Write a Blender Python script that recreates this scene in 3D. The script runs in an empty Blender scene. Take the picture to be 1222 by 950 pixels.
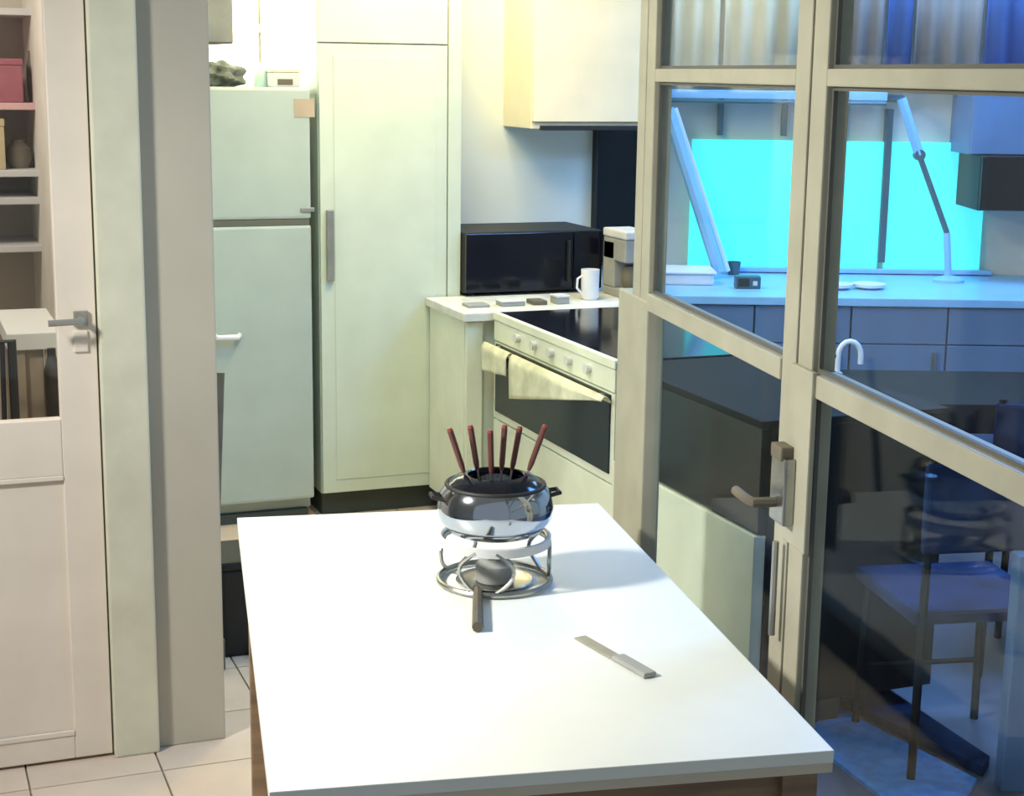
import bpy, bmesh, math, random
from mathutils import Vector, Matrix
random.seed(3)
S = bpy.context.scene; C = S.collection
# ---------------- camera, world, lights, exposure ----------------
F = 1900.0; CX, CY = 611.0, 475.0; CAMZ = 1.8
PITCH = math.atan(387/F); ROLL = math.atan(.0137); AZ = math.radians(21.4)
cd = bpy.data.cameras.new('camera'); cam = bpy.data.objects.new('camera', cd); C.objects.link(cam)
cd.sensor_width = 36; cd.lens = 36*F/1222; cd.clip_start = .05
cam.matrix_world = Matrix.Translation((0, 0, CAMZ)) @ Matrix.Rotation(-AZ, 4, 'Z') @ Matrix.Rotation(math.pi/2-PITCH, 4, 'X') @ Matrix.Rotation(ROLL, 4, 'Z')
S.camera = cam
S.view_settings.view_transform = 'Standard'; S.view_settings.look = 'None'
S.view_settings.gamma = 1; S.view_settings.use_curve_mapping = False
S.view_settings.exposure = 0.0
w = bpy.data.worlds.new('world'); S.world = w; w.use_nodes = True
w.node_tree.nodes['Background'].inputs[0].default_value = (.80, .90, 1, 1)
w.node_tree.nodes['Background'].inputs[1].default_value = .38
def area(name, loc, target, size, power, col, sy=None):
    l = bpy.data.lights.new(name, 'AREA'); l.size = size; l.energy = power; l.color = col
    if sy: l.shape = 'RECTANGLE'; l.size_y = sy
    o = bpy.data.objects.new(name, l); C.objects.link(o); o.location = loc
    o.rotation_euler = (Vector(target)-Vector(loc)).to_track_quat('-Z', 'Y').to_euler(); return o
area('hall_lamp_light', (-1.0, 2.9, 2.45), (1.1, 2.9, .75), .28, 37, (1, .97, .9)).data.spread = math.radians(105)
area('kitchen_lamp_light', (1.75, 5.2, 2.55), (1.75, 5.6, 0), .5, 27, (1, .76, .38))
area('kitchen_soft_light', (1.2, 4.3, 2.5), (1.6, 6.2, 1.0), .8, 17, (.66, .95, 1))
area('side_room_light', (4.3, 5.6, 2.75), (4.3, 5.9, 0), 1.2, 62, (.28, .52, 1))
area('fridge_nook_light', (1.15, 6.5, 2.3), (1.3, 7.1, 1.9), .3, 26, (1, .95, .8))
area('blue_spill_fill', (3.3, 3.5, 2.6), (2.6, 3.3, 0), .8, 60, (.16, .42, 1))  # added fill, spreads blue light over the rug and the table's right side
area('wall_warm_fill', (2.15, 6.0, 2.7), (2.1, 6.6, 1.9), .4, 20, (1, .84, .5))  # unseen lamp added to warm the top of the back wall
area('left_room_light', (-.3, 5.0, 2.5), (-.2, 5.6, 0), .6, 22, (1, .9, .82))
# ---------------- pixel to world ----------------
FW = Vector((math.sin(AZ)*math.cos(PITCH), math.cos(AZ)*math.cos(PITCH), -math.sin(PITCH)))
RT = Vector((math.cos(AZ), -math.sin(AZ), 0)); UP = RT.cross(FW)
RT, UP = RT*math.cos(ROLL)+UP*math.sin(ROLL), UP*math.cos(ROLL)-RT*math.sin(ROLL); CO = Vector((0, 0, CAMZ))
def ray(x, y): return FW*F + RT*(x-CX) - UP*(y-CY)
def onz(x, y, h): r = ray(x, y); return CO + r*((h-CAMZ)/r.z)
def ony(x, y, Y): r = ray(x, y); return CO + r*(Y/r.y)
def onx(x, y, X): r = ray(x, y); return CO + r*(X/r.x)
def onp(x, y, q, n): r = ray(x, y); return CO + r*((q-CO).dot(n)/r.dot(n))
# ---------------- materials ----------------
def mat(name, col, rough=.5, metal=0, noise=.04, scale=6, emit=None, strength=1, bump=0, stretch=(1, 1, 1), spec=.5):
    m = bpy.data.materials.new(name); m.use_nodes = True; nt = m.node_tree; N = nt.nodes
    b = N['Principled BSDF']; b.inputs['Roughness'].default_value = rough; b.inputs['Metallic'].default_value = metal
    b.inputs['Specular IOR Level'].default_value = spec
    tc = N.new('ShaderNodeTexCoord'); mp = N.new('ShaderNodeMapping'); mp.inputs['Scale'].default_value = stretch
    nz = N.new('ShaderNodeTexNoise'); nz.inputs['Scale'].default_value = scale; nz.inputs['Detail'].default_value = 4
    rp = N.new('ShaderNodeValToRGB')
    rp.color_ramp.elements[0].position = .3; rp.color_ramp.elements[1].position = .7
    rp.color_ramp.elements[0].color = tuple(max(0, c*(1-noise*2)) for c in col)+(1,)
    rp.color_ramp.elements[1].color = tuple(min(1, c*(1+noise)) for c in col)+(1,)
    nt.links.new(tc.outputs['Object'], mp.inputs[0]); nt.links.new(mp.outputs[0], nz.inputs['Vector'])
    nt.links.new(nz.outputs[0], rp.inputs[0]); nt.links.new(rp.outputs[0], b.inputs['Base Color'])
    if bump:
        bp = N.new('ShaderNodeBump'); bp.inputs['Strength'].default_value = bump; bp.inputs['Distance'].default_value = .003
        nt.links.new(nz.outputs[0], bp.inputs['Height']); nt.links.new(bp.outputs[0], b.inputs['Normal'])
    if emit:
        b.inputs['Emission Color'].default_value = tuple(emit)+(1,); b.inputs['Emission Strength'].default_value = strength
    return m
def glassmat(name, tint, refl):
    m = bpy.data.materials.new(name); m.use_nodes = True; nt = m.node_tree; N = nt.nodes
    N.remove(N['Principled BSDF']); o = N['Material Output']
    t = N.new('ShaderNodeBsdfTransparent'); t.inputs[0].default_value = tuple(tint)+(1,)
    g = N.new('ShaderNodeBsdfGlossy'); g.inputs['Roughness'].default_value = .02
    mx = N.new('ShaderNodeMixShader'); mx.inputs[0].default_value = refl
    nt.links.new(t.outputs[0], mx.inputs[1]); nt.links.new(g.outputs[0], mx.inputs[2])
    nt.links.new(mx.outputs[0], o.inputs[0]); return m
M = dict(
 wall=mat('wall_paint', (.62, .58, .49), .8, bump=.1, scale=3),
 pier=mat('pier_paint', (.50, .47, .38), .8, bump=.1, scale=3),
 backwall=mat('back_wall_paint', (.68, .74, .70), .7, scale=2),
 nook=mat('nook_paint', (.88, .86, .74), .8),
 ceil=mat('ceiling_paint', (.8, .8, .76), .9),
 tile=mat('floor_tile', (.60, .50, .40), .35, noise=.06, scale=4),
 grout=mat('grout', (.33, .30, .25), .9),
 stone=mat('dark_stone_floor', (.13, .14, .18), .45, noise=.15, scale=3),
 door=mat('door_paint', (.76, .69, .60), .45, noise=.03),
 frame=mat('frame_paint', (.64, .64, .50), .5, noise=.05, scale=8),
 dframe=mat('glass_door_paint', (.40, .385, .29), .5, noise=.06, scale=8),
 framed=mat('frame_seal', (.12, .12, .10), .6),
 white=mat('table_top_white', (.78, .81, .76), .42, noise=.015),
 wood=mat('table_wood', (.30, .20, .12), .5, noise=.25, scale=5, stretch=(.4, 4, 4), bump=.1),
 edge=mat('table_edge', (.62, .56, .44), .5),
 cab=mat('cabinet_lacquer', (.56, .63, .52), .4, noise=.03),
 cabw=mat('upper_cabinet_cream', (.82, .74, .52), .45, noise=.03),
 base=mat('base_unit_white', (.72, .76, .62), .4, noise=.04),
 plinth=mat('plinth_dark', (.05, .06, .05), .7),
 fridge=mat('fridge_enamel', (.40, .47, .42), .38, noise=.03),
 seam=mat('rubber_seal', (.12, .12, .09), .7),
 chrome=mat('brushed_steel', (.42, .42, .40), .32, 1, noise=.1, scale=20),
 handle=mat('dull_steel', (.40, .40, .36), .42, .7, noise=.1),
 steel=mat('polished_steel', (.50, .54, .60), .10, 1, noise=.02),
 black=mat('black_gloss', (.006, .007, .012), .12, noise=.02, spec=.35),
 blackm=mat('black_matt', (.012, .013, .012), .6, noise=.1),
 oven=mat('oven_glass', (.012, .020, .026), .12, noise=.05, spec=.35),
 counter=mat('pale_worktop', (.66, .68, .62), .4, noise=.1, scale=15),
 towel=mat('linen', (.66, .68, .50), .95, noise=.12, scale=14, bump=.5),
 fork=mat('fork_handle', (.13, .045, .035), .4, noise=.1),
 ember=mat('fork_tip_red', (.26, .05, .04), .4),
 grey=mat('grey_plastic', (.33, .34, .32), .5, noise=.1),
 lgrey=mat('pale_grey_plastic', (.62, .63, .62), .5),
 mug=mat('white_china', (.8, .8, .8), .3),
 turq=mat('lit_panel', (.1, .5, .55), .4, emit=(.05, .80, .86), strength=.95),
 nightpane=mat('dark_window_pane', (.004, .010, .014), .15, spec=.3),
 daypane=mat('bright_window_pane', (.8, .8, .7), .4, emit=(1, .97, .86), strength=1.25),
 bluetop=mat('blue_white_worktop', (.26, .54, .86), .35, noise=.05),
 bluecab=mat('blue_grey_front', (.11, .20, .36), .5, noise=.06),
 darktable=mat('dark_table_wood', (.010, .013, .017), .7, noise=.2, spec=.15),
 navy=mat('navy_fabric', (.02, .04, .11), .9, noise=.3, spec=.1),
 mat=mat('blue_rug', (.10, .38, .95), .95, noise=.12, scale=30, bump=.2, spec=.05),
 creamc=mat('cream_curtain', (.62, .52, .34), .9, noise=.05, bump=.2),
 greyc=mat('grey_curtain', (.26, .22, .20), .9, noise=.05),
 bluec=mat('blue_curtain', (.05, .10, .26), .9, noise=.1),
 pink=mat('rose_paint', (.40, .13, .16), .7, noise=.2),
 pinkl=mat('pale_rose', (.68, .44, .42), .7, noise=.1),
 ochre=mat('ochre', (.56, .48, .28), .7, noise=.1),
 olive=mat('olive_grey', (.15, .13, .09), .7, noise=.2),
 tan=mat('tan_card', (.40, .33, .24), .8, noise=.1),
 green=mat('sage_cloth', (.17, .19, .15), .9, noise=.3, scale=25, bump=.8),
 mint=mat('mint_plastic', (.55, .72, .62), .35),
 brown=mat('brown_wood', (.27, .22, .15), .6, noise=.2),
 glass=glassmat('door_glass', (.95, .985, .99), .03),
 glass2=glassmat('clear_pane', (.985, .98, .97), .03),
 plastic=mat('white_plastic', (.75, .78, .80), .4),
 hose=mat('dark_teal_metal', (.05, .13, .16), .4, .3),
)
# ---------------- mesh helpers ----------------
def box(bm, x0, x1, y0, y1, z0, z1, bev=0):
    r = bmesh.ops.create_cube(bm, size=1)
    vs = r['verts']
    for v in vs:
        v.co = Vector(((x0+x1)/2+v.co.x*(x1-x0), (y0+y1)/2+v.co.y*(y1-y0), (z0+z1)/2+v.co.z*(z1-z0)))
    if bev:
        es = list({e for v in vs for e in v.link_edges})
        bmesh.ops.bevel(bm, geom=es, offset=bev, segments=2, affect='EDGES', profile=.6)
    return bm
def B(*a, bev=.003):
    return box(bmesh.new(), *a, bev=bev)
def tube(bm, pts, r, n=8, closed=False):
    pts = [Vector(p) for p in pts]; rings = []
    L = len(pts); prev = None
    for i, p in enumerate(pts):
        a = pts[i-1] if (i > 0 or closed) else p; b = pts[(i+1) % L] if (i < L-1 or closed) else p
        t = (b-a).normalized()
        if prev is None:
            u = t.orthogonal().normalized()
        else:
            u = (prev-t*prev.dot(t)).normalized()
        prev = u; v = t.cross(u); rr = r[i] if isinstance(r, (list, tuple)) else r
        rings.append([bm.verts.new(p+(u*math.cos(k*2*math.pi/n)+v*math.sin(k*2*math.pi/n))*rr) for k in range(n)])
    for i in range(L if closed else L-1):
        A_, B_ = rings[i], rings[(i+1) % L]
        for k in range(n): bm.faces.new((A_[k], A_[(k+1) % n], B_[(k+1) % n], B_[k]))
    if not closed:
        bm.faces.new(rings[0][::-1]); bm.faces.new(rings[-1])
    return bm
def T(*pts, r=.01, n=8, closed=False): return tube(bmesh.new(), pts, r, n, closed)
def lathe(bm, prof, n=32, c=(0, 0, 0)):
    rings = []
    for r, z in prof:
        rings.append([bm.verts.new((c[0]+r*math.cos(k*2*math.pi/n), c[1]+r*math.sin(k*2*math.pi/n), c[2]+z)) for k in range(n)] if r > 1e-5 else [bm.verts.new((c[0], c[1], c[2]+z))])
    for a, b in zip(rings, rings[1:]):
        for k in range(n):
            q = [a[k % len(a)], a[(k+1) % len(a)], b[(k+1) % len(b)], b[k % len(b)]]
            q = list(dict.fromkeys(q))
            if len(q) > 2: bm.faces.new(q)
    return bm
def obj(name, bm, m, parent=None, smooth=False, loc=None, rz=0):
    bmesh.ops.recalc_face_normals(bm, faces=bm.faces)
    me = bpy.data.meshes.new(name); bm.to_mesh(me); bm.free()
    if smooth:
        for p in me.polygons: p.use_smooth = True
        try: me.set_sharp_from_angle(angle=.7)
        except Exception: pass
    me.materials.append(M[m] if isinstance(m, str) else m)
    o = bpy.data.objects.new(name, me); C.objects.link(o)
    if parent: o.parent = parent
    if loc is not None: o.location = loc
    if rz: o.rotation_euler.z = rz
    return o
def tag(o, label, cat, group=None):
    o['label'] = label; o['category'] = cat
    if group: o['group'] = group
    return o
def struct(name, bm, m, parent=None, **k):
    o = obj(name, bm, m, parent, **k)
    if not parent: o['kind'] = 'structure'
    return o
def thing(name, label, cat, loc=(0, 0, 0), rz=0, group=None):
    o = bpy.data.objects.new(name, None); C.objects.link(o); o.location = loc; o.rotation_euler.z = rz
    o.empty_display_size = .1
    return tag(o, label, cat, group)
# ================= the setting =================
YW = 4.085       # plane of the left door and pier
YB = 6.62       # kitchen back wall
fl = struct('floor', B(-2.6, 3.4, -1.5, 8.2, -.12, -.008, bev=0), 'grout')
TS = .333; tm = None; AR = math.radians(9.85)
for i in range(14):
    for j in range(13):
        if i*TS-.7 < -.7: continue
        x0 = -.42+i*TS; y0 = 2.95+j*TS
        if x0 > 3.0: continue
        if (x0+.17)*math.cos(AR)-(y0+.17)*math.sin(AR) > 1.10 and y0 < 4.1: continue
        if x0 > 2.3 and y0 < 4.6+(x0-2.3)*1.4: continue
        if tm is None:
            o = obj('tile', B(.0025, TS-.0025, .0025, TS-.0025, -.008, .0, bev=.0015), 'tile', fl); tm = o.data
        else:
            o = bpy.data.objects.new('tile', tm); C.objects.link(o); o.parent = fl
        o.location = (x0, y0, 0)
struct('floor', B(3.4, 8, -1.5, 9.5, -.12, 0, bev=0), 'stone')
bm = bmesh.new(); pv = [(1.42, .5), (1.80, 3.62), (2.35, 4.1), (3.4, 5.6), (8, 5.6), (8, .5)]
pt = [bm.verts.new((x, y, .001)) for x, y in pv]; pb = [bm.verts.new((x, y, -.10)) for x, y in pv]
bm.faces.new(pt); bm.faces.new(pb[::-1])
for k in range(6): bm.faces.new((pt[k], pb[k], pb[(k+1) % 6], pt[(k+1) % 6]))
struct('floor', bm, 'stone')
struct('ceiling', B(-2.6, 8, 1.2, 9.5, 2.85, 2.95, bev=0), 'ceil')
struct('wall_left', B(-2.6, -2.5, 1.2, 8.2, -.05, 2.9, bev=0), 'wall')
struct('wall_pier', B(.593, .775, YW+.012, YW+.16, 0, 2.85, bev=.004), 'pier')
struct('wall_front_left', B(-2.5, -.56, YW+.02, YW+.14, 0, 2.85, bev=0), 'wall')
struct('wall_back', B(1.60, 3.14, YB, YB+.06, 0, 2.85, bev=0), 'backwall')
struct('wall_nook', B(.55, 1.60, 7.25, 7.35, 0, 2.85, bev=0), 'nook')
struct('wall_nook_side', B(1.60, 1.66, YB+.1, 7.25, 0, 2.85, bev=0), 'nook')
struct('wall_passage', B(.50, .60, YW+.16, 7.25, 0, 2.85, bev=0), 'nook')
struct('wall_left_room', B(-2.5, .50, 6.3, 6.4, 0, 2.85, bev=0), 'wall')
# door frame around the left door
tr = struct('trim_1', B(.474, .592, YW-.02, YW+.14, 0, 2.2, bev=.006), 'frame')
obj('door_stop', B(.464, .476, YW+.045, YW+.14, 0, 2.2, bev=.002), 'framed', tr)
struct('trim_2', B(-.70, .592, YW-.02, YW+.14, 2.2, 2.32, bev=.006), 'frame')
struct('trim_3', B(-.70, -.56, YW-.02, YW+.14, 0, 2.2, bev=.006), 'frame')
# left glazed door: X -.55 .. .458
D = bpy.data.objects.new('door_1', None); C.objects.link(D); D['kind'] = 'structure'
D.location = (0, YW, 0)
zg = ony(30, 503, YW).z; xs = ony(64, 300, YW).x
obj('stile', B(xs, .470, 0, .04, .008, 2.19), 'door', D)
obj('stile', B(-.55, -.40, 0, .04, .008, 2.19), 'door', D)
obj('top_rail', B(-.40, xs, 0, .04, 2.05, 2.19), 'door', D)
z1 = ony(30, 571, YW).z; z2 = ony(30, 885, YW).z
obj('lock_rail', B(-.40, xs, 0, .04, z1, zg), 'door', D)
obj('bottom_rail', B(-.40, xs+0, 0, .04, .008, z2), 'door', D)
obj('lower_panel', B(-.41, xs+.01, .007, .034, z2-.01, z1+.01, bev=.003), 'door', D)
bd = bmesh.new()
box(bd, -.40, xs, -.003, .004, z1-.012, z1, bev=.002); box(bd, -.40, xs, -.003, .004, z2, z2+.014, bev=.002)
obj('beading', bd, 'door', D)
obj('pane', B(-.405, xs+.005, .018, .022, zg-.005, 2.055, bev=0), 'glass2', D)
hp = ony(96, 380, YW)
hb = bmesh.new(); box(hb, hp.x-.018, hp.x+.018, -.010, 0, hp.z-.02, hp.z+.02, bev=.003)
hd = obj('handle', hb, 'handle', D)
e = ony(55, 380, YW)
h2 = bmesh.new(); tube(h2, [(hp.x, -.005, hp.z), (hp.x, -.05, hp.z), (hp.x-.02, -.055, hp.z), (e.x, -.052, hp.z-.002)], .0085)
obj('lever', h2, 'handle', hd, smooth=True)
obj('lock_plate', B(hp.x-.02, hp.x+.016, -.006, 0, hp.z-.085, hp.z-.03, bev=.003), 'door', D)
# window over the fridge, and the dark one beside the microwave
def window(idx, x0, x1, z0, z1, Y, pane, cols, fr='frame', th=.03):
    W = bpy.data.objects.new('window_%d' % idx, None); C.objects.link(W); W['kind'] = 'structure'; W.location = (0, Y, 0)
    f = bmesh.new()
    for a in ((x0, x1, z0, z0+th), (x0, x1, z1-th, z1), (x0, x0+th, z0+th, z1-th), (x1-th, x1, z0+th, z1-th)): box(f, a[0], a[1], -.04, 0, a[2], a[3], bev=.003)
    obj('window_frame', f, fr, W)
    dx = (x1-x0-2*th)/cols
    for k in range(cols): obj('pane', B(x0+th+k*dx+.004, x0+th+(k+1)*dx-.004, -.02, -.012, z0+th, z1-th, bev=0), pane, W)
    return W
window(1, .82, 1.585, 1.42, 2.7, 7.248, 'daypane', 1, 'cabw')
dw0 = ony(706, 210, YB).x; dw1 = ony(768, 210, YB).x
zt = ony(730, 150, YB).z
window(2, dw0, dw1, .95, 1.72, YB-.001, 'nightpane', 1, 'blackm', .012)
# ================= tall cabinet =================
YC = 6.15
cx0, cx1 = ony(383, 400, YC).x, ony(549, 400, YC).x
cabz = ony(460, 52, YC).z; sx = ony(533, 400, YC).x
K = thing('tall_cabinet', 'tall pale green kitchen cabinet standing between the fridge and the microwave', 'cabinet', (cx0, YC, 0))
W_ = cx1-cx0; s_ = sx-cx0
obj('body', B(.001, W_-.001, .02, YB-YC-.003, .10, 2.7), 'cab', K)
obj('plinth', B(.01, W_-.02, .05, .40, 0, .10), 'plinth', K)
dr = obj('door', B(.003, s_-.002, 0, .02, .105, cabz-.004, bev=.003), 'cab', K)
obj('groove_panel', B(.06, s_-.05, -.003, 0, .16, cabz-.05, bev=.0015), 'cab', dr)
hx = ony(393, 300, YC).x-cx0; ha, hbz = ony(393, 250, YC).z, ony(393, 335, YC).z
hh = bmesh.new(); box(hh, hx-.014, hx+.014, -.026, -.003, hbz, ha, bev=.004)
obj('handle', hh, 'handle', dr)
obj('door', B(.003, s_-.002, 0, .02, cabz+.002, 2.69, bev=.003), 'cabw', K)
obj('filler_panel', B(s_+.003, W_, -.0, .02, .105, 2.69, bev=.003), 'cab', K)
# ================= fridge =================
YF = 6.15
fx0, fx1 = ony(250, 400, YF).x-.14, ony(371, 200, YF).x
ft = ony(310, 104, YF).z; fs = ony(310, 266, YF).z
K = thing('fridge_freezer', 'white fridge freezer with a closed top freezer door beside the tall cabinet', 'fridge', (fx0, YF, 0))
fw_ = fx1-fx0
obj('body', B(.003, fw_-.003, .055, .60, .04, ft-.006, bev=.008), 'fridge', K)
obj('freezer_door', B(0, fw_, 0, .05, fs+.012, ft, bev=.012), 'fridge', K)
dr = obj('fridge_door', B(0, fw_, 0, .05, .09, fs-.012, bev=.012), 'fridge', K)
obj('door_gasket', B(.008, fw_-.008, .004, .054, fs-.012, fs+.012, bev=0), 'seam', K)
obj('kick_plate', B(.02, fw_-.02, .03, .3, 0, .04), 'plinth', K)
q = ony(375, 251, YF); obj('hinge', B(fw_-.045, fw_+.012, -.006, .0, q.z-.006, q.z+.012), 'handle', K)
q = ony(272, 401, YF); hx = q.x-fx0
hm = bmesh.new(); tube(hm, [(hx-.05, 0, q.z), (hx-.045, -.035, q.z), (hx+.035, -.038, q.z), (hx+.045, 0, q.z)], .011)
obj('handle', hm, 'plastic', dr, smooth=True)
# things on top of the fridge
def blob(name, c, rx, ry, rz_, m, seed, amp=.25, parent=None):
    b = bmesh.new(); bmesh.ops.create_icosphere(b, subdivisions=4, radius=1)
    rnd = random.Random(seed); ph = [rnd.uniform(0, 6) for _ in range(6)]
    for v in b.verts:
        a = 1+amp*(math.sin(4*v.co.x+ph[0])*math.sin(5*v.co.y+ph[1])+.5*math.sin(9*v.co.z+ph[2]+3*v.co.x))
        v.co = Vector((v.co.x*rx*a, v.co.y*ry*a, max(v.co.z*a, -.75)*rz_))
    return obj(name, b, m, parent, True, c)
q = ony(266, 94, YF+.12)
tag(blob('cloth_bag', (q.x, YF+.14, ft+.0405), .075, .09, .055, 'green', 4), 'crumpled sage green cloth bag lying on the left of the fridge top', 'bag')
q = ony(312, 100, YF+.2)
b = thing('plastic_bottle', 'short pale mint plastic bottle standing in the middle of the fridge top', 'bottle', (q.x, YF+.2, ft-.006))
obj('body', lathe(bmesh.new(), [(0, 0), (.03, 0), (.034, .006), (.034, .06), (.028, .075), (.014, .083), (0, .083)], 24), 'mint', b, True)
obj('cap', lathe(bmesh.new(), [(0, .082), (.014, .082), (.014, .10), (0, .101)], 16), 'mug', b, True)
q = ony(342, 106, YF+.07)
b = thing('storage_tin', 'small beige box with a dark front label on the right of the fridge top', 'box', (q.x, YF+.07, ft-.001))
obj('body', B(-.055, .055, 0, .10, 0, .058, bev=.006), 'lgrey', b)
obj('lid', B(-.058, .058, -.003, .103, .058, .072, bev=.004), 'cabw', b)
obj('label', B(-.035, .025, -.003, 0, .010, .032, bev=.001), 'olive', b)
q0, q1 = ony(352, 118, YF-.015), ony(378, 140, YF-.015)
tag(obj('sticky_note', B(q0.x, q1.x-.005, -.0022, 0, q1.z, q0.z, bev=0), 'tan', None, loc=(0, YF, 0)), 'small tan paper note stuck on the freezer door corner', 'note')
# shelf cupboard above, left of the nook
q0 = ony(279, 20, 5.6)
b = thing('hanging_cupboard', 'brown wooden wall cupboard hanging above the cloth bag', 'cupboard', (.601, 5.35, ony(270, 52, 5.35).z))
ww = ony(279, 20, 5.35).x-.601
obj('body', B(0, ww, .02, .40, 0, .75), 'brown', b)
obj('door', B(.003, ww/2-.002, 0, .02, .003, .747), 'brown', b); obj('door', B(ww/2+.002, ww-.003, 0, .02, .003, .747), 'brown', b)
# small tag on the window above fridge
q0, q1 = ony(300, 28, 7.19), ony(325, 39, 7.19)
tag(obj('paper_label', B(q0.x, q1.x, 7.222, 7.226, q1.z, q0.z, bev=0), 'pinkl'), 'small pinkish sticker on the bright window pane above the fridge', 'sticker')
# ================= back counter, upper cabinet =================
YCF = 5.67; XR = 2.135
b = thing('base_cabinet', 'pale base cabinet under the worktop behind the steel pot', 'cabinet', (2.04, YCF+.03, 0))
bq = bmesh.new(); box(bq, .0, .72, .02, .44, .10, .865); box(bq, cx1-2.04+.004, .72, .44, YB-YCF-.04, .10, .865); obj('body', bq, 'base', b)
obj('door', B(.003, .07, 0, .02, .11, .86), 'base', b)
obj('plinth', B(.02, .72, .06, .2, 0, .10), 'plinth', b)
wk = bmesh.new(); box(wk, 2.02, 2.84, YCF, 6.142, .867, .90, bev=.004); box(wk, cx1+.003, 2.84, 6.1425, YB-.002, .867, .90)
tag(obj('worktop', wk, 'counter'), 'pale speckled worktop under the black microwave', 'worktop')
uc0 = ony(636, 140, 6.27).x; uz = ony(700, 154, 6.27).z
b = thing('wall_cabinet', 'cream wall cabinet hanging above the microwave and dark window', 'cabinet', (uc0, 6.27, uz))
uw = ony(775, 100, 6.27).x-uc0
obj('body', B(0, uw, .02, YB-6.27-.002, 0, .95), 'cabw', b)
obj('door', B(.002, uw-.002, 0, .02, .03, .945), 'cabw', b)
obj('underside_shade', B(.04, uw, -.004, .03, -.006, .014), 'blackm', b)  # black strip put in for the shadow line under the cabinet
# microwave
mq0, mq1 = ony(551, 275, 6.1), ony(718, 352, 6.1); mq0.x = cx1+.004
mw = mq1.x-mq0.x; mh = mq0.z-.912
b = thing('microwave_oven', 'wide black microwave oven with a dark glass front on the pale worktop', 'microwave', (mq0.x, 6.1, .90))
obj('body', B(0, mw, .02, .40, .012, mh, bev=.006), 'blackm', b)
dd = obj('door', B(.003, mw*.78, 0, .02, .016, mh-.004), 'black', b)
obj('handle', B(mw*.73, mw*.75, -.02, 0, .05, mh-.04), 'blackm', dd)
obj('control_panel', B(mw*.785, mw-.003, 0, .02, .016, mh-.004), 'black', b)
for x in (.04, mw-.05):
    obj('foot', B(x-.015, x+.015, .04, .08, 0, .012), 'blackm', b)
# coffee machine
q = ony(737, 372, 5.95)
cm0 = ony(719, 330, 6.08).x; cw = .12; ch = ony(737, 277, 5.86).z-.90
b = thing('coffee_machine', 'grey coffee machine with a pale lid at the right end of the worktop', 'coffee machine', (cm0, 5.86, .90))
obj('base', B(0, cw, 0, .22, 0, .035, bev=.006), 'grey', b)
obj('body', B(0, cw, .11, .22, .035, ch-.05, bev=.006), 'grey', b)
obj('head', B(0, cw, 0, .22, ch-.13, ch-.035, bev=.008), 'grey', b)
obj('lid', B(-.004, cw+.004, -.004, .22, ch-.035, ch, bev=.008), 'lgrey', b)
obj('carafe', lathe(bmesh.new(), [(0, 0), (.035, 0), (.045, .03), (.04, .08), (.03, .095), (0, .095)], 20, (cw/2, .058, .036)), 'olive', b, True)
# white mug, small items
q = ony(704, 346, 5.90)
b = thing('mug', 'white china mug in front of the microwave', 'mug', (q.x, 5.90, .90))
mh_ = ony(708, 320, 5.93).z-.9
obj('cup', lathe(bmesh.new(), [(0, .0), (.028, 0), (.036, .01), (.038, mh_), (.034, mh_), (.032, .012), (0, .01)], 24), 'mug', b, True)
obj('handle', T((-.034, 0, mh_*.8), (-.056, 0, mh_*.7), (-.058, 0, mh_*.4), (-.036, 0, mh_*.2), r=.005), 'mug', b, True)
for (px, w2, h2, m, nm, lb) in ((572, .045, .012, 'grey', 'chopping_board', 'small grey board lying left of the clutter before the microwave'), (613, .05, .022, 'grey', 'food_box', 'low grey food box in front of the microwave left half'), (645, .03, .018, 'olive', 'sponge', 'dark sponge between the two grey boxes before the microwave'), (672, .028, .035, 'grey', 'food_box', 'taller grey food box in front of the microwave right half')):
    q = ony(px, 362, 5.80)
    if nm == 'food_box':
        b = thing(nm, lb, 'box', (q.x, 5.80, .90)); obj('body', B(-w2, w2, 0, .07, 0, h2*.75, bev=.004), m, b); obj('lid', B(-w2-.002, w2+.002, -.002, .072, h2*.75, h2, bev=.002), 'lgrey', b)
    else: tag(obj(nm, B(-w2, w2, 0, .08, 0, h2, bev=.004), m, None, loc=(q.x, 5.80, .90)), lb, nm.split('_')[-1])
# ================= range along the side =================
def zx(px, py): return onx(px, py, XR).z
Yf = 5.66; Yn = onx(733, 450, XR).y
za = zx(720, 468); zb = zx(720, 563)
R = thing('cooking_range', 'white range with black hob and dark oven glass beyond the steel pot', 'oven', (XR, Yn, 0))
L = Yf-Yn
obj('body', B(.03, .60, .002, L-.002, .10, .885), 'base', R)
obj('hob', B(.022, .60, .003, L-.003, .885, .903), 'black', R)
obj('front_trim', B(.0, .022, 0, L, .875, .905), 'base', R)
cp = obj('control_panel', B(.004, .03, .003, L-.003, za+.01, .873), 'base', R)
for k in range(5):
    kk = bmesh.new(); bmesh.ops.create_cone(kk, cap_ends=True, segments=16, radius1=.018, radius2=.015, depth=.02, matrix=Matrix.Translation((-.006, .2+k*.16, (za+.88)/2+.01)) @ Matrix.Rotation(math.pi/2, 4, 'Y'))
    obj('knob', kk, 'lgrey', cp)
od = obj('oven_door', B(.006, .03, .003, L-.003, zb-.03, za+.006), 'base', R)
yL = L-.03
obj('oven_glass', B(.0, .008, .03, yL, zb, za), 'oven', od)
hb = bmesh.new(); tube(hb, [(-.0, .08, za-.01), (-.035, .085, za-.01), (-.035, yL-.05, za-.01), (-.0, yL-.045, za-.01)], .008); obj('handle', hb, 'chrome', od, True)
obj('drawer', B(.006, .03, .003, L-.003, .11, zb-.035), 'base', R)
obj('plinth', B(.05, .3, .01, L-.01, 0, .10), 'plinth', R)
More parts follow.
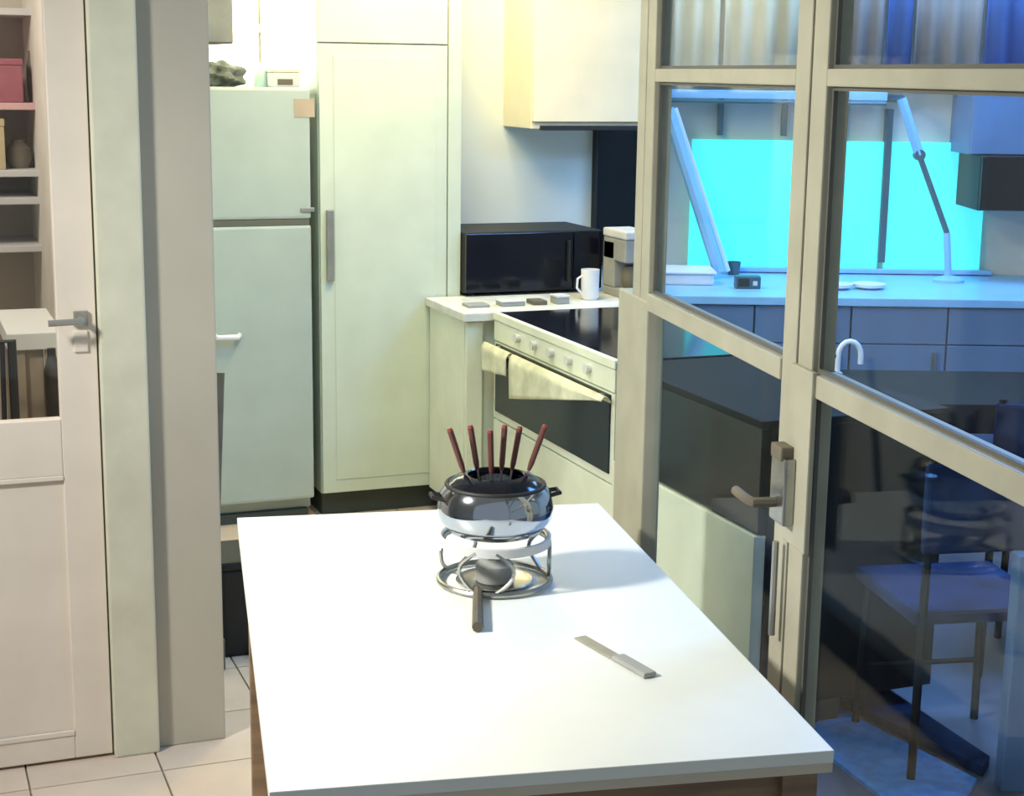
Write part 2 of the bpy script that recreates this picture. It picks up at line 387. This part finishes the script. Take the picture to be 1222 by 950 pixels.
# towels over the oven handle
def towel(y0, y1, hl0, hl1, lb):
    bm = bmesh.new(); n = 26; X0 = XR-.035; zt_ = za+.0005
    rows = []
    for i in range(n+1):
        t = i/n; y = y0+(y1-y0)*t; wv = .004*math.sin(t*14)
        zb_ = hl0+(hl1-hl0)*t
        col = [(XR-.008, y, zt_-.022), (XR-.014, y, zt_-.012), (XR-.024, y, zt_-.001), (X0, y, zt_+.002), (X0-.011+wv*.2, y, zt_-.012)]
        for k in range(1, 9): col.append((X0-.014+wv*(.3+k/8), y, zt_-.012+(zb_-zt_+.012)*k/8))
        rows.append([bm.verts.new(c) for c in col])
    for a, b_ in zip(rows, rows[1:]):
        for k in range(len(a)-1): bm.faces.new((a[k], a[k+1], b_[k+1], b_[k]))
    o = obj('tea_towel', bm, 'towel', None, True)
    s = o.modifiers.new('thick', 'SOLIDIFY'); s.thickness = .004; s.offset = 0
    return tag(o, lb, 'towel')
def tb(px, py): q = onx(px, py, XR-.05); return q
p0, p1 = tb(606, 476), tb(716, 478)
towel(p1.y, p0.y, p1.z, p0.z, 'long pale tea towel hanging over the oven handle, nearer the door post')
p0, p1 = tb(573, 441), tb(603, 449)
towel(p1.y, p0.y, p1.z, p0.z, 'short pale tea towel hanging at the far end of the oven handle')
# second unit, seen through the glass
Y2 = onx(905, 600, XR).y; L2 = Yn-.012-Y2
zc = onx(775, 572, XR).z
U = thing('dark_dishwasher', 'low unit with dark glass front and pale drawer behind the left glass leaf', 'dishwasher', (XR, Y2, 0))
obj('body', B(.03, .60, 0, L2, .08, .88), 'darktable', U)
obj('top', B(.0, .60, 0, L2, .88, .90), 'darktable', U)
obj('door', B(.004, .03, .003, L2-.003, zc+.006, .878), 'oven', U)
obj('drawer', B(-.006, .03, .003, L2-.003, .10, zc), 'base', U)
obj('plinth', B(.05, .3, .01, L2-.01, 0, .08), 'plinth', U)
# ================= left room behind the glazed door =================
YL = 5.9
def lx(px, Y=YL): return ony(px, 200, Y).x
def lz(py, Y=YL): return ony(30, py, Y).z
sh = thing('wall_shelf', 'pale shelf unit on the wall behind the glazed door', 'shelf', (0, YL, 0))
x0, x1 = -.62, lx(70)
obj('side_panel', B(x1-.02, x1, 0, .38, .0, 2.3), 'lgrey', sh); obj('side_panel', B(x0, x0+.02, 0, .38, .0, 2.3), 'lgrey', sh)
for py in (12, 125, 205, 238, 295):
    z = lz(py); obj('shelf', B(x0+.02, x1-.02, 0, .38, z-.018, z+.006), 'pinkl' if py == 125 else 'lgrey', sh)
obj('back_panel', B(x0, x1, .38, .395, 0, 2.3), 'wall', sh)
z125, z205 = lz(125)+.006, lz(205)+.006
lr = ['widest', 'dark']
def item(nm, px0, px1, ptop, z, m, lb, cat, kind='box', Y=None):
    a, c = lx(px0), lx(px1); h = lz(ptop)-z
    if kind == 'box':
        b = thing(nm, lb, cat, ((a+c)/2, YL+.03, z)); w = (c-a)/2
        obj('body', B(-w, w, 0, .2, 0, h*.85, bev=.005), m, b); obj('lid', B(-w-.002, w+.002, -.003, .203, h*.85, h, bev=.004), m, b)
    else:
        r = (c-a)/2
        b = obj(nm, lathe(bmesh.new(), [(0, 0), (r*.7, 0), (r, h*.3), (r*.95, h*.7), (r*.5, h*.9), (r*.5, h), (0, h)], 24), m, None, True, ((a+c)/2, YL+.12, z)); tag(b, lb, cat)
item('storage_box', -40, 2, 66, z125, 'pink', 'dark rose storage box at the left of the upper shelf behind the glazed door', 'box')
item('storage_box', 4, 33, 70, z125, 'pink', 'dark rose storage box beside the small dark jar behind the glazed door', 'box')
item('jar', 40, 52, 60, z125, 'olive', 'small dark jar right of the rose boxes on the upper shelf', 'jar', 'jar')
item('storage_box', -30, 8, 142, z205, 'ochre', 'ochre box at the left of the middle shelf behind the glazed door', 'box')
item('clay_pot', 10, 42, 168, z205, 'olive', 'round dark olive pot on the middle shelf behind the glazed door', 'pot', 'jar')
# side table with chair
tz = ony(40, 388, 4.9).z
ta, tb_ = ony(8, 400, 4.75).x, ony(75, 400, 4.75).x
t = thing('side_table', 'white side table behind the glazed door below its lever handle', 'table', (ta, 4.75, 0))
wt = tb_-ta
obj('tabletop', B(0, wt, 0, .5, tz-.05, tz, bev=.004), 'white', t)
for x in (.02, wt-.05):
    for y in (.02, .44): obj('leg', B(x, x+.03, y, y+.03, 0, tz-.05), 'tan', t)
obj('drawer_box', B(.05, wt-.055, .04, .4, tz-.30, tz-.05), 'tan', t)
xk = ony(66, 470, 4.7).x
tag(obj('black_bottle', lathe(bmesh.new(), [(0, 0), (.02, 0), (.022, .01), (.022, .15), (.012, .19), (.012, .21), (0, .21)], 20), 'blackm', None, True, (0, 0, 0)), 'slim black bottle standing on the low stool beside the white side table', 'bottle')
bo = bpy.data.objects['black_bottle']; zq = ony(66, 502, 4.62).z; bo.location = (ony(64, 480, 4.62).x, 4.62, zq)
st = thing('low_stool', 'pale low stool carrying the black bottle behind the glazed door', 'stool', (bo.location.x, 4.62, 0))
obj('seat', B(-.07, .05, -.05, .05, zq-.02, zq), 'lgrey', st)
for x in (-.06, .03):
    for y in (-.04, .02): obj('leg', B(x, x+.015, y, y+.02, 0, zq-.02), 'lgrey', st)
# black chair
cr = ony(25, 450, 4.5).x; zt_ = ony(15, 407, 4.5).z
ch = thing('metal_chair', 'black metal framed chair at the left edge behind the glazed door', 'chair', (cr-.40, 4.5, 0))
fb = bmesh.new()
tube(fb, [(.02, .0, 0), (.02, 0, zt_), (.38, 0, zt_), (.38, 0, 0)], .013)
obj('back_frame', fb, 'blackm', ch)
obj('seat', B(.01, .39, -.38, .01, .44, .47), 'blackm', ch)
obj('leg', T((.03, -.36, 0), (.03, -.36, .44), r=.012), 'blackm', ch); obj('leg', T((.37, -.36, 0), (.37, -.36, .44), r=.012), 'blackm', ch)
obj('slat', T((.02, 0, .60), (.38, 0, .60), r=.009), 'blackm', ch); obj('slat', T((.345, .0, .47), (.355, 0, zt_), r=.007), 'blackm', ch)
# ================= things by the pier =================
q = onz(277, 790, 0)
b = thing('pedal_bin', 'slim black waste bin on the floor between pier and table', 'bin', (q.x+.09, q.y+.04, 0))
obj('body', B(-.11, .11, 0, .24, .0, .28, bev=.012), 'blackm', b); obj('lid', B(-.113, .113, -.003, .243, .28, .31, bev=.01), 'blackm', b)
obj('pedal', B(-.03, .03, -.03, 0, .01, .02), 'blackm', b)
q = onz(255, 800, 0)
tp = ony(263, 445, 4.75)
b = thing('broom', 'dark broom leaning upright beside the pier and the fridge door', 'broom', (q.x, 4.62, 0))
obj('head', B(-.06, .035, -.02, .02, 0, .10, bev=.006), 'olive', b)
obj('stick', T((0, 0, .1), (tp.x-q.x, 4.75-4.62, tp.z), r=.013), 'olive', b, True)
# ================= the table (parallel with the glass doors) =================
AA = -math.radians(9.85)
dA = Vector((math.sin(-AA), math.cos(-AA), 0)); rA = Vector((math.cos(-AA), -math.sin(-AA), 0))
def A(u, d, z=0): return rA*u + dA*d + Vector((0, 0, z))
t = thing('kitchen_table', 'long white topped table with brown wooden base in the foreground', 'table', A(.095, 2.224), AA)
tw, td = .892, 1.508
obj('tabletop', B(0, tw, 0, td, .728, .75, bev=.002), 'white', t)
obj('edge_band', B(.001, tw-.001, .001, td-.001, .712, .7279, bev=0), 'edge', t)
obj('apron', B(.05, tw-.03, .03, .05, .60, .712), 'wood', t); obj('apron', B(.05, tw-.03, td-.09, td-.07, .60, .712), 'wood', t)
obj('apron', B(.03, .05, .03, td-.07, .60, .712), 'wood', t); obj('apron', B(tw-.05, tw-.03, .03, td-.07, .60, .712), 'wood', t)
for x in (.02, tw-.08):
    for y in (.012, td-.10): obj('leg', B(x, x+.06, y, y+.06, 0, .712), 'wood', t)
# ================= French doors =================
uD = 1.115
q0 = A(uD, 2.5, 0)
def dp(px, py):                # point on the door plane -> (d, z)
    P = onp(px, py, q0, rA); return P.dot(dA), P.z
dL = dp(775, 300)[0]+.03; dM1 = dp(937, 300)[0]; dM = dp(957, 300)[0]
zr1 = dp(780, 353)[1]; zr0 = dp(780, 374)[1]; zu1, zu0 = dp(975, 82)[1], dp(975, 103)[1]
DOORT = 2.35
def leaf(n, d0, d1, lab, lockside):
    D = bpy.data.objects.new('door_%d' % n, None); C.objects.link(D); D['kind'] = 'structure'
    D.location = A(uD, 0, 0); D.rotation_euler.z = AA
    sw = .07
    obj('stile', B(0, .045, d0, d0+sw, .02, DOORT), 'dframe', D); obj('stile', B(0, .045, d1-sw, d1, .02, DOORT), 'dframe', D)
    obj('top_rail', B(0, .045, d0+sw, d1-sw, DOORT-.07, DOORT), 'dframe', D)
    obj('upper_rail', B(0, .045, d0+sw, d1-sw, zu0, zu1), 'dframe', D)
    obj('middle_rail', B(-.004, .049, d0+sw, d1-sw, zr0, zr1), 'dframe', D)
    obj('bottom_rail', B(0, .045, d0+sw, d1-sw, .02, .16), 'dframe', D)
    for a, c in ((zu1, DOORT-.07), (zr1, zu0), (.16, zr0)):
        obj('pane', B(.020, .025, d0+sw-.004, d1-sw+.004, a-.002, c+.002, bev=0), 'glass', D)
        sl = bmesh.new(); g = .007
        for aa in ((d0+sw, d0+sw+g, a, c), (d1-sw-g, d1-sw, a, c), (d0+sw+g, d1-sw-g, a, a+g), (d0+sw+g, d1-sw-g, c-g, c)): box(sl, .012, .02, aa[0], aa[1], aa[2], aa[3])
        obj('seal', sl, 'framed', D)
    return D
D2 = leaf(2, dM+.004, dL+.04, 'far', 0)
D3 = leaf(3, dM-1.45, dM-.006, 'near', 1)
# jamb: full-height slim jamb and thicker half-height post
dJ0, dJ1 = dL+.044, dp(763, 200)[0]+.03
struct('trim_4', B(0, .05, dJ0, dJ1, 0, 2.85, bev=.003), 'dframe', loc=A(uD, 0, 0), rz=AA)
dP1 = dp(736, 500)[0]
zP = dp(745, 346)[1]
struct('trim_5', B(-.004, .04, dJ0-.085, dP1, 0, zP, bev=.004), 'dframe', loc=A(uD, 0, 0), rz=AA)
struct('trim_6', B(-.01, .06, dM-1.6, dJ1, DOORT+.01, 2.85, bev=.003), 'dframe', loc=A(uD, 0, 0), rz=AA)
# lock case and lever on the meeting stiles
ld, lz_ = dp(952, 570)
za1, za0 = dp(950, 432)[1], dp(950, 650)[1]
obj('lock_stile_cover', B(-.012, -.0002, ld-.075, ld+.035, za0, za1, bev=.003), 'dframe', D3)
lk = obj('lock_case', B(-.034, -.012, ld-.02, ld+.055, dp(945, 622)[1], dp(945, 540)[1], bev=.005), 'chrome', D3)
obj('latch_top', B(-.038, -.010, ld-.005, ld+.05, dp(945, 545)[1], dp(945, 530)[1]+.004, bev=.004), 'olive', lk)
zl = dp(930, 588)[1]
hl = bmesh.new(); tube(hl, [(-.03, ld+.025, zl), (-.075, ld+.028, zl), (-.08, ld+.05, zl), (-.075, ld+.13, zl-.003)], .010)
obj('lever', hl, 'olive', lk, True)
obj('slide_bolt', T((-.018, ld+.05, za0-.01), (-.018, ld+.05, za0-.20), r=.007), 'handle', D3, True)
# ================= fondue set on the table =================
PC = onz(590, 694, .75)
b = thing('fondue_stand', 'wire stand with a burner carrying the steel fondue pot', 'stand', (PC.x, PC.y, .75), AA)
def ring(r, z, n=40, wob=0): return [(r*math.cos(k*2*math.pi/n), r*math.sin(k*2*math.pi/n), z+wob*math.sin(k*3*2*math.pi/n)) for k in range(n)]
obj('top_ring', tube(bmesh.new(), ring(.112, .098), .006, 8, True), 'chrome', b, True)
bb = lathe(bmesh.new(), [(.114, .084), (.118, .086), (.118, .104), (.114, .106), (.110, .104), (.110, .086), (.114, .084)], 40); obj('collar', bb, 'lgrey', b, True)
obj('base_ring', tube(bmesh.new(), ring(.118, .008), .006, 8, True), 'chrome', b, True)
for k in range(3):
    a = math.radians(-90+k*120-20)
    for s in (-1, 1):
        pts = []
        for j in range(9):
            t_ = j/8; aa = a+s*(.18+.34*math.sin(t_*math.pi)); pts.append((.115*math.cos(aa), .115*math.sin(aa), .01+.085*t_))
        obj('leg', tube(bmesh.new(), pts, .0045, 6), 'chrome', b, True)
bu = obj('burner', lathe(bmesh.new(), [(0, .004), (.038, .004), (.040, .008), (.040, .040), (.030, .048), (.015, .050), (.014, .045), (0, .045)], 28), 'grey', b, True)
obj('burner_tray', lathe(bmesh.new(), [(0, .0), (.07, .0), (.082, .006), (.080, .008), (.068, .003), (0, .003)], 32), 'chrome', b, True)
hp0 = b.matrix_basis.inverted() @ Vector(onz(571, 757, .75))
hp0 = Matrix.Rotation(-AA, 4, 'Z') @ (onz(570, 755, .75)-Vector((PC.x, PC.y, .75)))
hp1 = Matrix.Rotation(-AA, 4, 'Z') @ (onz(570, 712, .75)-Vector((PC.x, PC.y, .75)))
obj('tray_handle', tube(bmesh.new(), [(hp1.x, hp1.y+.03, .010), (hp1.x, hp1.y, .011), (hp0.x, hp0.y, .011)], [.006, .010, .011], 8), 'olive', b, True)
P = thing('fondue_pot', 'round polished steel fondue pot sitting on the wire stand', 'pot', (PC.x, PC.y, .8565), AA)
obj('bowl', lathe(bmesh.new(), [(0, 0), (.075, .0), (.10, .010), (.118, .035), (.122, .060), (.116, .090), (.104, .105), (.100, .103), (.110, .088), (.115, .06), (.10, .02), (0, .010)], 48), 'steel', P, True)
obj('rim', tube(bmesh.new(), ring(.102, .106), .0045, 8, True), 'blackm', P, True)
obj('splash_guard', lathe(bmesh.new(), [(.100, .107), (.085, .120), (.060, .128), (.058, .126), (.083, .117), (.098, .104), (.100, .107)], 40), 'black', P, True)
for s in (-1, 1):
    obj('side_handle', tube(bmesh.new(), [(s*.112, -.02, .082), (s*.134, -.016, .086), (s*.134, .016, .086), (s*.112, .02, .082)], .005, 8), 'blackm', P, True)
fk = [(-.052, -.095, 'leftmost fondue fork, leaning far to the left over the pot rim'), (-.032, -.048, 'second fondue fork from the left, nearly upright in the pot'), (-.012, -.012, 'third fondue fork from the left, upright in the middle of the pot'), (.010, .022, 'fourth fondue fork from the left, upright right of the middle'), (.030, .058, 'second fondue fork from the right, leaning slightly right'), (.048, .105, 'rightmost fondue fork, leaning far to the right over the pot rim')]
for i, (a, c, lb) in enumerate(fk):
    f = thing('fondue_fork', lb, 'fork', (PC.x, PC.y, .8575), AA, 'fondue forks in the pot')
    y = .02*math.sin(i*2.1); p0 = Vector((a*.55, y*.5, .016)); p1 = Vector((c, y+.02, .222+.008*math.sin(i*3)))
    dv = (p1-p0)
    obj('shaft', tube(bmesh.new(), [p0+dv*.10, p0+dv*.62], .0022, 6), 'chrome', f)
    obj('grip', tube(bmesh.new(), [p0+dv*.55, p0+dv*.62, p0+dv*.97], [.004, .0062, .0065], 8), 'fork', f, True)
    obj('end_cap', tube(bmesh.new(), [p0+dv*.97, p0+dv*1.0], [.0066, .005], 8), 'ember', f, True)
    sd = Vector((0, .004, 0))
    obj('tines', tube(tube(bmesh.new(), [p0+dv*.11+sd*.2, p0+sd], .0012, 5), [p0+dv*.11-sd*.2, p0-sd], .0012, 5), 'chrome', f)
# flat grey bars standing in for the pot handle's cast shadow
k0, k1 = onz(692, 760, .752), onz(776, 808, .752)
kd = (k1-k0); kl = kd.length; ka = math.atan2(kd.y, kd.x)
b = thing('handle_shadow', 'dull grey bar standing in for a handle shadow on the white table right of the pot', 'shadow', (k0.x, k0.y, .7502), ka)
bl = bmesh.new(); box(bl, 0, kl*.6, -.013, .013, 0, .003, bev=.0012); obj('shadow_strip', bl, 'handle', b)
obj('handle', B(kl*.55, kl, -.014, .014, 0, .010, bev=.004), 'grey', b)  # thicker end of the same modelled shadow stroke
# ================= side room beyond the glass =================
AC = -AZ
def Cc(x, y, z=0):       # side-room frame: x to camera right, y away from the camera
    return Vector((math.cos(AZ), -math.sin(AZ), 0))*x + Vector((math.sin(AZ), math.cos(AZ), 0))*y + Vector((0, 0, z))
O0 = Cc(0, 0, 0)
nC = Vector((math.sin(AZ), math.cos(AZ), 0))
def cp_(px, py, d):      # x, z on the plane at distance d
    P_ = onp(px, py, Cc(0, d), nC); return P_.dot(Vector((math.cos(AZ), -math.sin(AZ), 0))), P_.z
DW = 7.5
def cb(name, bm, m, parent=None, st=False, d=0):
    if parent: return obj(name, bm, m, parent)
    o = obj(name, bm, m, None, loc=(0, 0, 0), rz=AC)
    if st: o['kind'] = 'structure'
    return o
xa = cp_(700, 200, DW)[0]
cb('wall_side_room', B(xa-.1, 4.2, DW, DW+.1, 0, 2.85, bev=0), 'wall', None, True)
cb('wall_side_right', B(3.1, 3.2, 3.5, DW, 0, 2.85, bev=0), 'wall', None, True)
# turquoise lit panel
x0, zt0 = cp_(826, 166, DW-.02); x1, _ = cp_(1178, 180, DW-.02); z0 = .905; 
W = bpy.data.objects.new('window_3', None); C.objects.link(W); W['kind'] = 'structure'; W.rotation_euler.z = AC
xm = cp_(1057, 200, DW-.02)[0]; xn = cp_(962, 200, DW-.02)[0]
for a, c in ((x0, xn-.02), (xn+.02, xm-.016), (xm+.016, x1)): obj('pane', B(a, c, DW-.03, DW-.006, z0+.02, zt0, bev=.003), 'turq', W)
obj('mullion', B(xm-.016, xm+.016, DW-.05, DW-.002, z0+.05, cp_(1057, 130, DW-.02)[1]), 'hose', W)
obj('mullion', B(xn-.02, xn+.02, DW-.04, DW-.002, z0, zt0), 'bluetop', W)
obj('sill', B(x0-.08, x1+.05, DW-.07, DW-.001, z0, z0+.02), 'bluetop', W)
# shelf board over the panel with rail
zs = cp_(900, 116, DW-.2)[1]
b = thing('wall_shelf', 'pale blue wall shelf above the turquoise lit panel', 'shelf', (0, 0, 0), AC)
obj('board', B(cp_(800, 116, DW-.2)[0], cp_(1058, 116, DW-.2)[0], DW-.22, DW-.002, zs-.008, zs+.03), 'bluetop', b)
for px in (863, 940, 1010):
    bx = cp_(px, 120, DW-.1)[0]; obj('bracket', B(bx-.012, bx+.012, DW-.05, DW-.002, zt0+.02, zs-.008), 'hose', b)
obj('rail', T((cp_(800, 116, DW-.2)[0], DW-.235, zs-.02), (cp_(1056, 116, DW-.2)[0], DW-.235, zs-.02), r=.009), 'hose', b)
# curtains in the top
def curtain(px0, px1, z0_, z1_, m, lb, n, dd=DW-.12):
    a, c = cp_(px0, 40, dd)[0], cp_(px1, 40, dd)[0]
    bm = bmesh.new(); prev = None; N_ = n*10
    for i in range(N_+1):
        x = a+(c-a)*i/N_; y = dd+.016*math.sin(i/N_*n*2*math.pi)
        cur = (bm.verts.new((x, y, z0_)), bm.verts.new((x, y, z1_)))
        if prev: bm.faces.new((prev[0], cur[0], cur[1], prev[1]))
        prev = cur
    o = obj('curtain', bm, m, None, True, rz=AC); s = o.modifiers.new('t', 'SOLIDIFY'); s.thickness = .003
    return tag(o, lb, 'curtain')
zc0 = cp_(900, 98, DW-.12)[1]
curtain(785, 858, zc0, 2.6, 'creamc', 'cream curtain seen beside the slim door jamb, leftmost behind the glass', 3)
curtain(864, 975, zc0, 2.6, 'creamc', 'wider cream curtain behind the far glass leaf, left of the meeting stiles', 4)
curtain(985, 1054, zc0, 2.6, 'greyc', 'narrow grey curtain just right of the meeting stiles', 3)
curtain(1058, 1088, zc0, 2.6, 'bluec', 'narrow blue curtain between the two grey curtains', 1)
curtain(1092, 1172, zc0, 2.6, 'greyc', 'wider grey curtain between the narrow and the wide blue curtain', 3)
curtain(1176, 1290, zc0, 2.6, 'bluec', 'wide blue curtain at the top right corner behind the glass', 4)
# cabinet run with worktop
dF = 6.63
xL = cp_(786, 345, dF)[0]; xR = 3.05
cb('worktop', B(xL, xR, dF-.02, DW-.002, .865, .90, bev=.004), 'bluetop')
tag(bpy.data.objects['worktop.001'], 'pale blue worktop below the turquoise lit panel', 'worktop')
zf0 = .30; n = 6; dx = (xR-xL)/n
for k in range(n):
    b = thing('base_cabinet', ['leftmost', 'second', 'third', 'fourth', 'fifth', 'rightmost'][k]+' blue grey base cabinet under the pale blue worktop behind the glass', 'cabinet', Cc(xL+k*dx, dF, 0), AC, 'blue grey base cabinets')
    obj('body', B(.002, dx-.002, .02, .8, .10, .863), 'bluecab', b)
    dd = obj('door', B(.004, dx-.004, 0, .02, .11, .70), 'bluecab', b); obj('handle', B(dx-.06, dx-.045, -.02, 0, .55, .67), 'chrome', dd)
    dd = obj('drawer', B(.004, dx-.004, 0, .02, .705, .86), 'bluecab', b)
    obj('plinth', B(.0, dx, .05, .2, 0, .10), 'plinth', b)
# tap and items
tx = cp_(1015, 345, 6.9)[0]
# dark monitor on the right, items on the worktop
x0_, z1_ = cp_(1172, 186, 7.1); _, z0_ = cp_(1172, 252, 7.1)
b = thing('black_oven', 'black box oven hanging at the right edge beside the turquoise panel', 'oven', Cc(x0_, 7.1, z0_), AC)
obj('body', B(0, .55, .02, .398, 0, z1_-z0_, bev=.005), 'blackm', b)
obj('door', B(.004, .42, 0, .02, .004, z1_-z0_-.004), 'black', b); obj('control_panel', B(.425, .546, 0, .02, .004, z1_-z0_-.004), 'blackm', b)
a_, zb_ = cp_(1160, 92, 7.2)
b = thing('wall_cabinet', 'blue grey wall cabinet above the black box oven', 'cabinet', Cc(a_, 7.15, z1_+.002), AC)
obj('body', B(0, .6, .02, .348, 0, .36), 'bluecab', b); obj('door', B(.003, .597, 0, .02, .003, .357), 'bluecab', b)
q = cp_(895, 323, 6.85)
b = thing('radio', 'small dark radio on the pale blue worktop behind the glass', 'radio', Cc(q[0], 6.85, .90), AC)
obj('body', B(-.06, .05, 0, .06, 0, .055, bev=.006), 'hose', b); obj('speaker_grille', B(-.05, 0, -.003, 0, .01, .045), 'blackm', b)
obj('dial', B(.015, .035, -.004, 0, .015, .035), 'lgrey', b)
q = cp_(825, 300, 7.0)
b = thing('white_basin', 'white dish rack tray on the worktop beside the slim door jamb', 'tray', Cc(q[0], 6.95, .90), AC)
obj('tray', B(-.14, .10, 0, .25, 0, .05, bev=.01), 'plastic', b); obj('rim', B(-.15, .11, -.01, .26, .05, .06, bev=.004), 'plastic', b)
q = cp_(878, 300, 7.32)
tag(obj('small_cup', lathe(bmesh.new(), [(0, 0), (.025, 0), (.032, .06), (.028, .06), (.022, .006), (0, .005)], 20), 'hose', None, True, Cc(q[0], 7.36, .90)), 'small dark cup near the foot of the turquoise panel', 'cup')
for k, px in enumerate((1000, 1040)):
    q = cp_(px, 310, 6.9)
    tag(obj('plate_stack', lathe(bmesh.new(), [(0, 0), (.04, 0), (.07, .012), (.072, .024), (.06, .026), (0, .016)], 24), 'plastic', None, True, Cc(q[0], 6.9+.02*k, .90)), ['white shallow bowl on the worktop nearest the meeting stiles', 'white shallow bowl on the worktop in front of the dark mullion'][k], 'bowl')
# adjustable lamp: sloping white and dark rod
b = thing('jointed_lamp', 'jointed lamp with a pale upper rod sloping down across the turquoise panel', 'lamp', (0, 0, 0), AC)
dl = 7.2
a1 = cp_(1076, 118, dl); a2 = cp_(1097, 185, dl); a3 = cp_(1130, 278, dl); 
obj('upper_arm', T((a1[0], dl, a1[1]), (a2[0], dl, a2[1]), r=.022), 'bluetop', b, True)
obj('lower_arm', T((a2[0], dl, a2[1]), (a3[0], dl, a3[1]), r=.013), 'hose', b, True)
obj('joint', T((a2[0], dl-.02, a2[1]), (a2[0], dl+.02, a2[1]), r=.025, n=12), 'hose', b)
obj('post', T((a3[0], dl, a3[1]), (a3[0]+.02, dl, .92), r=.016), 'bluetop', b, True)
obj('foot', lathe(bmesh.new(), [(0, 0), (.07, 0), (.07, .012), (.02, .03), (0, .03)], 20, (a3[0]+.02, dl, .90)), 'bluetop', b, True)
obj('wall_arm', T((a1[0], dl, a1[1]), (a1[0], DW-.002, a1[1]), r=.018), 'hose', b)
# lamp at left jamb + sloping screen
a1 = cp_(797, 130, 7.2); a2 = cp_(860, 280, 7.2)
b = thing('drying_rack', 'pale folding rack sloping down across the left of the turquoise panel', 'rack', (0, 0, 0), AC)
obj('bar', T((a1[0], 7.2, a1[1]), (a2[0], 7.2, (.93)), r=.028), 'bluetop', b, True)
obj('bar', T((a1[0]+.03, 7.26, a1[1]), (a2[0]+.04, 7.26, .925), r=.02), 'plastic', b, True)
obj('crossbar', T((a1[0], 7.2, a1[1]), (a1[0], DW-.005, a1[1]), r=.02), 'bluetop', b)
# tap
b = thing('tap', 'pale curved swan neck tap standing before the blue grey cabinets', 'tap')
b.location = Cc(cp_(1003, 440, 5.35)[0], 5.35, 0); b.rotation_euler.z = AC
# dark table in the side room with the tap-like jug
dT = 5.2
xt0, _ = cp_(985, 450, dT)
zT = .74
t = thing('dark_table', 'long black table behind the glass with chairs under it', 'table', Cc(xt0, dT, 0), AC)
wT = 1.55
obj('tabletop', B(0, wT, 0, .62, zT-.10, zT), 'darktable', t)
for x in (.03, wT-.09):
    for y in (.03, .53): obj('leg', B(x, x+.05, y, y+.05, 0, zT-.10), 'darktable', t)
b.location = Cc(cp_(1003, 440, 5.5)[0], 5.55, zT)
obj('base', lathe(bmesh.new(), [(0, 0), (.035, 0), (.035, .02), (.014, .04), (0, .04)], 20), 'plastic', b, True)
pts = [(0, 0, .03), (0, 0, .10)]+[(.04-.04*math.cos(i*math.pi/8), 0, .10+.05*math.sin(i*math.pi/8)) for i in range(1, 9)]+[(.08, 0, .07)]
obj('spout', tube(bmesh.new(), pts, .010, 10), 'plastic', b, True); obj('lever', T((0, 0, .09), (-.04, 0, .12), r=.006), 'hose', b, True)
b['label'] = 'pale curved swan neck tap piece standing on the long black table'
# chairs in front
def chair():
    c = thing('side_chair', '', 'chair', (0, 0, 0), 0, 'dark chairs behind the glass')
    obj('seat', B(-.2, .2, -.2, .2, .43, .47, bev=.012), 'navy', c)
    obj('backrest', B(-.19, .19, .18, .205, .62, .86, bev=.01), 'navy', c)
    for sx_ in (-1, 1):
        obj('leg', T((sx_*.18, -.18, 0), (sx_*.17, -.17, .43), r=.012), 'darktable', c, True)
        obj('leg', T((sx_*.18, .20, 0), (sx_*.17, .19, .87), r=.012), 'darktable', c, True)
    obj('stretcher', T((-.18, -.18, .18), (.18, -.18, .18), r=.008), 'darktable', c)
    return c
c0 = chair()
spots = [(1165, 4.10, 10, 'navy chair standing nearest the lock of the glass leaf'), (1290, 4.75, -25, 'navy chair at the right edge of the picture behind the glass')]
for i, (px, dd, an, lb) in enumerate(spots):
    if i == 0: c = c0
    else:
        c = c0.copy(); C.objects.link(c)
        for chd in list(c0.children):
            k_ = chd.copy(); C.objects.link(k_); k_.parent = c
    c['label'] = lb
    c.location = Cc((px-CX)/F*dd*1.0, dd, 0); c.rotation_euler.z = AC+math.radians(180+an)
# blue rug
r0, r1, r2, r3 = onz(1000, 850, 0), onz(1165, 935, 0), onz(1120, 1010, 0), onz(955, 880, 0)
bm = bmesh.new()
lo = [bm.verts.new((v.x, v.y, .001)) for v in (r0, r1, r2, r3)]; hi = [bm.verts.new((v.x, v.y, .014)) for v in (r0, r1, r2, r3)]
bm.faces.new(lo); bm.faces.new(hi)
for k in range(4): bm.faces.new((lo[k], lo[(k+1) % 4], hi[(k+1) % 4], hi[k]))
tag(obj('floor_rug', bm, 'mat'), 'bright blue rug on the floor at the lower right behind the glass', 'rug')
r0, r1, r2, r3 = onz(1003, 795, 0), onz(1180, 915, 0), onz(1172, 928, 0), onz(1003, 843, 0)
bm = bmesh.new()
lo = [bm.verts.new((v.x, v.y, .001)) for v in (r0, r1, r2, r3)]; hi = [bm.verts.new((v.x, v.y, .03)) for v in (r0, r1, r2, r3)]
bm.faces.new(lo); bm.faces.new(hi)
for k in range(4): bm.faces.new((lo[k], lo[(k+1) % 4], hi[(k+1) % 4], hi[k]))
tag(obj('dark_floor_mat', bm, 'navy'), 'dark navy mat strip lying along the blue rug', 'mat')
# pale post at right edge
q = onz(1206, 940, 0)
tag(obj('white_post', B(-.035, .035, -.03, .03, 0, onp(1206, 660, q, nC).z, bev=.006), 'bluecab', None, loc=(q.x, q.y, 0), rz=AC), 'blue grey half height post at the right edge behind the glass', 'post')
